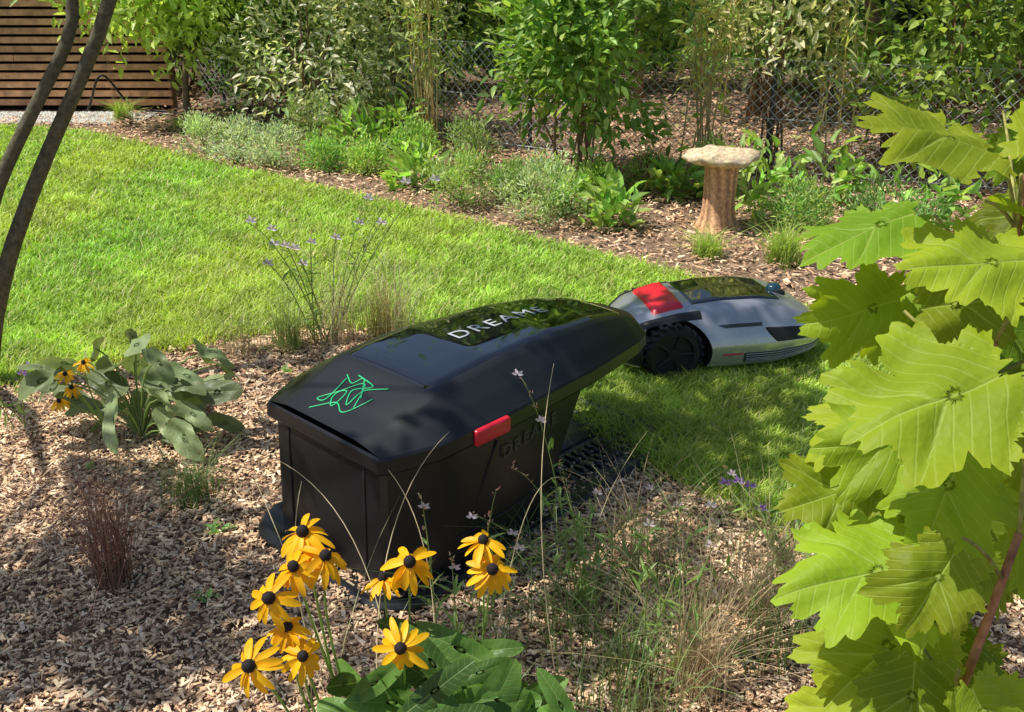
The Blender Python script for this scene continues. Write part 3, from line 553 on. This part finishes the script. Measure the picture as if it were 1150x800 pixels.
def gaura(name,base,tips,fl=True,fc=(.68,.60,.66),pf=.75,fs=1.0):
    mb=MB()
    for tp in tips:
        b=np.array([base[0]+rng.normal(0,.02),base[1]+rng.normal(0,.02),0]); tp=np.array(tp); P=bez(b,(b*.5+tp*.5)+np.array([0,0,tp[2]*.35]),tp,14); tube(mb,P,np.linspace(.0017,.0007,14)*fs,4,(.12,.15,.05),1)
        n=14; k=rng.integers(1,9,n); leaves(mb,P[k]+rng.normal(0,.004,(n,3)),rng.normal(0,.8,(n,3))+np.array([0,0,.4]),np.array([0,0,1.])+rng.normal(0,.4,(n,3)),.045,.008,varcol((.11,.16,.05),n))
        if fl and rng.uniform()<pf:
            for q in (P[[11]] if rng.uniform()<.5 else P[[9,13]]):
                n=4; c0=q+rng.normal(0,.006,3); aa=np.arange(n)*.9; D=np.stack([np.cos(aa),np.sin(aa)*.5-.3,np.sin(aa)*rng.uniform(.3,1)],1); leaves(mb,np.repeat(c0[None],n,0),D,np.tile([0,-1.,.3],(n,1)),.013*fs,.007*fs,varcol(fc,n,.1,.02),mat=2)
        n=10; leaves(mb,P[rng.integers(9,14,n)]+rng.normal(0,.003,(n,3)),rng.normal(0,.6,(n,3))+np.array([0,0,.6]),rng.normal(0,1,(n,3)),.010,.003,varcol((.3,.18,.14),n))
    mb.obj(name,[M_leaf,M_leaf,M_petal])
gaura('gaura_plant',(.16,1.85),[(.11,2.15,.20),(.2,2.0,.25),(.50,2.1,.22),(.0,1.75,.42),(.3,1.75,.35),(.38,2.2,.15),(.02,2.0,.50),(.1,1.9,.35),(-.08,1.9,.22)])
gaura('gaura_plant',(-.10,1.60),[(-.18,1.75,.36),(-.03,1.7,.40),(.02,1.7,.30),(-.12,1.7,.25)],True)
gaura('gaura_plant',(.30,1.62),[(.22,1.8,.34),(.34,1.8,.30),(.42,1.75,.38),(.5,1.8,.25),(.25,1.6,.4),(.38,1.6,.36)])
gaura('gaura_plant',(-.66,3.40),[(-.83,3.45,.42),(-.7,3.45,.40),(-.60,3.4,.43),(-.32,3.55,.60),(-.2,3.55,.62),(-.85,3.35,.33),(-.5,3.55,.5),(-.76,3.4,.36),(-.9,3.4,.45),(-.42,3.5,.46)],pf=1,fs=1.7)
gaura('verbena_plant',(.62,1.95),[(.50,2.22,.14),(.58,2.2,.12),(.52,2.2,.17),(.78,2.2,.06),(.76,2.15,.08),(.80,2.1,.05)],fc=(.30,.18,.55),pf=1,fs=1.3)
gaura('verbena_plant',(-1.45,2.7),[(-1.5,2.6,.22),(-1.38,2.65,.25)],fc=(.30,.18,.55),pf=1,fs=1.4)

# ---- broad veined leaves
def segd(x,y,a,b):
    a=np.array(a,float);b=np.array(b,float);d=b-a; t=np.clip(((x-a[0])*d[0]+(y-a[1])*d[1])/(d@d),0,1); return np.hypot(x-a[0]-t*d[0],y-a[1]-t*d[1])*(1+.8*t)
def bigleaf(mb,C,D,Nn,L,kind='oak',col=(.1,.2,.03),bend=.25,wave=.02,mat=0):
    D=unit(np.array(D,float)); S=unit(np.cross(D,np.array(Nn,float))); U=np.cross(S,D)
    nth=168 if kind=='oak' else 48; nr=14 if kind=='oak' else 7; th=np.linspace(-np.pi,np.pi,nth,endpoint=False)
    ph=rng.uniform(0,6.28,4); segs=[((-.5,0),(.6,0))]
    if kind=='oak':
        r=np.full(nth,.32)
        for a0,l,wd in [(0,.62,.50),(.72,.60,.42),(-.72,.60,.42),(1.50,.50,.50),(-1.50,.50,.50),(2.35,.42,.48),(-2.35,.42,.48)]:
            a0+=rng.normal(0,.07) if a0 else 0; l*=rng.uniform(.86,1.1); dd=np.abs((th-a0+np.pi)%(2*np.pi)-np.pi)/wd; r=np.maximum(r,l*(1-.46*np.clip(dd,0,1)**1.9)*(dd<1))
            tx,ty=l*.93*np.cos(a0),l*.93*np.sin(a0)
            if a0: segs.append(((max(-.36,tx-abs(ty)*1.0),0),(tx,ty)))
        r=(r+.5*np.roll(r,1)+.5*np.roll(r,-1))/2
        sr=1-np.abs(((th*4.5+ph[0])%1.0)*1.0-.35)/.65; r*=.88+.17*sr+.07*(1-np.abs(((th*13+ph[1])%1.0)-.4)/.6)
        r*=np.where(np.abs(np.abs(th)-np.pi)<.12,.75,1); r*=.92
    else:
        asp={'ovate':.30,'narrow':.22,'lance':.16}[kind]
        r=1/np.sqrt((np.cos(th)/.5)**2+(np.sin(th)/asp)**2); r*=1+.16*np.maximum(0,np.cos(th))**8+.02*np.sin(17*th+ph[0])
    q=np.linspace(0,1,nr+1)[1:]; R=q[:,None]*r[None]; x=R*np.cos(th);y=R*np.sin(th)
    x=np.concatenate([[0],x.ravel()]);y=np.concatenate([[0],y.ravel()])
    dv=np.min([segd(x,y,a_,b_) for a_,b_ in segs],axis=0)
    z=.10*np.sqrt(y*y+.0009)-bend*x*np.abs(x)*.9-.35*y*y+.9*np.minimum(dv,.07)*(.32 if kind=='oak' else .2)+wave*np.sin(x*11+ph[1])*np.sqrt(y*y+.001)*2.5+wave*np.sin(y*13+ph[2])*.8+wave*.5*np.sin(x*9+y*17+ph[3])
    V=np.array(C)+L*(x[:,None]*D+y[:,None]*S+z[:,None]*U)
    f=grid_faces(nr,nth,True)+1; i=np.arange(nth); tri=np.stack([0*i,1+i,1+(i+1)%nth],1)
    edge=np.concatenate([[0],np.repeat(q,nth)]); cc=np.array(col)[None]*(1+.15*(edge**3)[:,None]*np.array([1.6,1,.5])); 
    mb.add(V,[f,tri],cc,mat,np.stack([x,y,dv],1)); return np.array(C)-D*L*(.36 if kind=='oak' else .48)
IU=np.array([0,.39,.92]); IR=np.array([1.,0,0]); IN=np.array([-.25,-.50,.85])
hy=MB()
HL=[((.51,1.2,1.16),(-.7,.35),.205),((.47,1.26,1.04),(-.9,-.1),.20),((.53,1.08,1.05),(-1,.15),.17),((.48,1.27,.93),(-1,-.2),.16),((.57,1.31,.91),(-.5,-.8),.16),((.455,.95,.95),(-.9,-.15),.235),
((.45,1.16,.83),(-.9,-.4),.15),((.45,1.06,.84),(-1,.1),.16),((.49,1.0,.82),(-.5,-.9),.16),((.42,1.12,.74),(-.9,-.1),.16),((.41,.96,.73),(-1,0),.20),((.44,.88,.78),(-.6,-.8),.13),
((.44,.97,.62),(-.8,-.6),.20),((.45,.91,.6),(-.2,-.9),.16),((.62,1.17,1.19),(.3,.6),.19),((.61,1.07,.85),(.5,-.5),.18),((.64,1.21,1.06),(.7,-.2),.19),((.6,1.25,.96),(-.3,-.8),.16),
((.5,1.15,.68),(-.6,-.6),.17),((.59,1.11,.68),(.4,-.8),.19),((.50,.85,.63),(.5,-.7),.14),((.44,1.18,.70),(-.9,.1),.14),((.62,1.0,.75),(.6,-.3),.18),((.52,1.1,.5),(-.6,-.7),.2),((.6,.95,.5),(.3,-.8),.18),((.45,1.05,.45),(-.9,-.4),.17),((.52,.93,.52),(-.3,-.8),.15)]
stems=[bez((.50,1.10,0),(.47,1.06,.5),(.56,1.1,.95),14),bez((.50,1.12,0),(.62,1.2,.6),(.62,1.22,1.25),14),bez((.48,1.1,0),(.44,1.04,.4),(.46,1.0,.70),14),bez((.44,.98,0),(.47,.88,.45),(.54,.93,.80),14)]
for s in stems: tube(hy,s,np.linspace(.008,.0045,14),8,(.26,.12,.07),1)
SP=np.concatenate(stems)
def addhl(C,d,L,dark=1.0,nj=.34):
    C=np.array(C); D=d[0]*IR+d[1]*IU+np.array([0,-.15,-.1]); Nn=IN+rng.normal(0,nj,3)
    c=np.array([.112,.178,.012])*rng.uniform(.65,1.25)*dark*np.array([rng.uniform(.85,1.25),1,1])
    b=bigleaf(hy,C,D,Nn,L,'oak',c,bend=rng.uniform(.2,.6),wave=.032)
    j=np.argmin(np.linalg.norm(SP-(b-np.array([0,0,.06])),axis=1)); tube(hy,bez(SP[j],(SP[j]+b)/2+np.array([0,0,.015]),b,7),np.linspace(.0028,.002,7),5,(.20,.19,.06),1)
for C,d,L in HL: addhl(C,d,L)
for i in range(28):
    C=(rng.uniform(.52,.85),rng.uniform(1.12,1.5),rng.uniform(.15,1.15)); addhl(C,(rng.uniform(-1,1),rng.uniform(-.9,.3)),rng.uniform(.13,.19),.65,.5)
hy.obj('oakleaf_hydrangea',[M_big,M_bark])
def coneflower(mb,c,nrm,R,pl=13):
    n_=unit(np.array(nrm,float)); t=unit(np.cross(n_,[0.3,1,.2])); u=np.cross(n_,t); a=np.arange(pl)*2*np.pi/pl+rng.normal(0,.10,pl); 
    rd=np.cos(a)[:,None]*t+np.sin(a)[:,None]*u
    dr=rng.normal(.25,.2,(pl,1)); Dv=rd-dr*n_; c=np.array(c)
    for k in range(pl):
        D=unit(Dv[k]); S=unit(np.cross(D,n_)); U=np.cross(S,D); L=R*rng.uniform(.82,1.08); xs_=np.array([.12,.35,.6,.82,.95,1.0])*L; ws=np.array([.35,.85,1,.85,.5,.18])*R*.13; tw=rng.normal(0,.3)
        V=[]
        for x_,w_ in zip(xs_,ws):
            for q in (-1,-.33,.33,1): V.append(c+D*x_+S*w_*q+U*(abs(q)*w_*.35+ -.35*x_*x_/L+tw*q*w_))
        mb.add(V,grid_faces(6,4),np.array([.84,.48,.006])*rng.uniform(.85,1.1),0)
    pr=[(.22,-.04),(.235,.05),(.21,.16),(.14,.24),(.06,.27),(.005,.275)]; aa=np.linspace(0,2*np.pi,14,endpoint=False)
    V=[c+R*(r*.85*(1+.08*((i+j)%2))*(np.cos(q)*t+np.sin(q)*u)+z*n_) for j,(r,z) in enumerate(pr) for i,q in enumerate(aa)]
    mb.add(V,[grid_faces(6,14,True)],(.018,.010,.008),1)
fl=MB()
F=[((-.286,1.194,.631),1.0,(-.1,-.2,1)),((-.252,1.165,.612),.95,(.3,-.3,1)),((-.29,1.142,.611),.9,(-.1,-.5,.9)),((-.315,1.101,.591),1.0,(-.25,-.75,.7)),((-.295,1.10,.545),.8,(.1,-.3,1)),((-.328,1.027,.543),1.0,(-.3,-.75,.6)),((-.272,1.072,.521),.85,(.2,-.6,.8)),
((-.142,1.195,.582),1.0,(.1,-.5,.9)),((-.183,1.212,.543),.8,(-.1,.2,1)),((-.04,1.207,.609),.85,(0,-.2,1)),((-.027,1.175,.584),.95,(.15,-.6,.8)),((-.147,1.092,.518),.95,(.0,-.85,.6))]
for c,s,nm in F:
    coneflower(fl,c,nm,.043*s,rng.integers(12,16)); b=np.array([c[0]*.6-.08+rng.normal(0,.03),1.27+rng.normal(0,.03),0]); cc_=np.array(c); nn_=unit(np.array(nm,float)); tube(fl,bez(b,cc_-nn_*.12+np.array([0,0,-.08]),cc_-nn_*.002,12),np.linspace(.0026,.0015,12),6,(.12,.17,.05),2)
for i in range(80):
    bx=rng.uniform(-.24,.07); C=np.array([bx,1.12+rng.normal(0,.05),rng.uniform(.15,.42) if i%3 else rng.uniform(.36,.45)]); a=rng.uniform(0,6.28)
    bigleaf(fl,C,(np.cos(a)*1.1,np.sin(a)*.5-.1,rng.uniform(.1,1.3)),(rng.normal(0,.5),-.7,.7),rng.uniform(.08,.135),('lance','narrow','lance')[i%3],np.array([.055,.115,.022])*rng.uniform(.45,1.7),bend=.5,wave=.02,mat=3)
fl.obj('black_eyed_susan',[M_petal,M_cone,M_leaf,M_hl])
lp=MB()
for i in range(40):
    a=rng.uniform(0,6.28); q=rng.uniform(.05,.24); C=np.array([-1.08+np.cos(a)*q*1.2,2.66+np.sin(a)*q,rng.uniform(.05,.33)-q*.3]); bigleaf(lp,C,(np.cos(a),np.sin(a),rng.uniform(-.9,.8)),(np.cos(a)*.4-.3,np.sin(a)*.4-.3,1)+rng.normal(0,.4,3),rng.uniform(.09,.17),'ovate' if i%2 else 'narrow',np.array([.13,.17,.085])*rng.uniform(.5,1.5),bend=rng.uniform(.3,1.1),wave=.04,mat=3)
    tube(lp,bez((-1.08,2.66,0),(-1.08+np.cos(a)*q*.3,2.66+np.sin(a)*q*.3,C[2]),C,6),.0025,5,(.12,.16,.06),2)
for c in [(-1.17,2.47,.26),(-1.20,2.45,.23),(-1.14,2.5,.32),(-1.19,2.49,.29)]:
    coneflower(lp,c,(rng.normal(0,.3),-.4,1),.030,14); tube(lp,bez((-1.12,2.62,0),(-1.15,2.5,.2),c,8),.0022,5,(.12,.16,.05),2)
lp.obj('broad_leaf_perennial',[M_petal,M_cone,M_leaf,M_hl])
mb=MB(); t=np.linspace(0,1,50); tube(mb,np.stack([-3.3+1.0*t,8.05-.1*np.sin(t*9),.03+.3*np.exp(-((t-.2)/.12)**2)],1),.009,7); mb.obj('garden_hose',[M_black2])
print('verts',sum(len(m.vertices) for m in bpy.data.meshes))
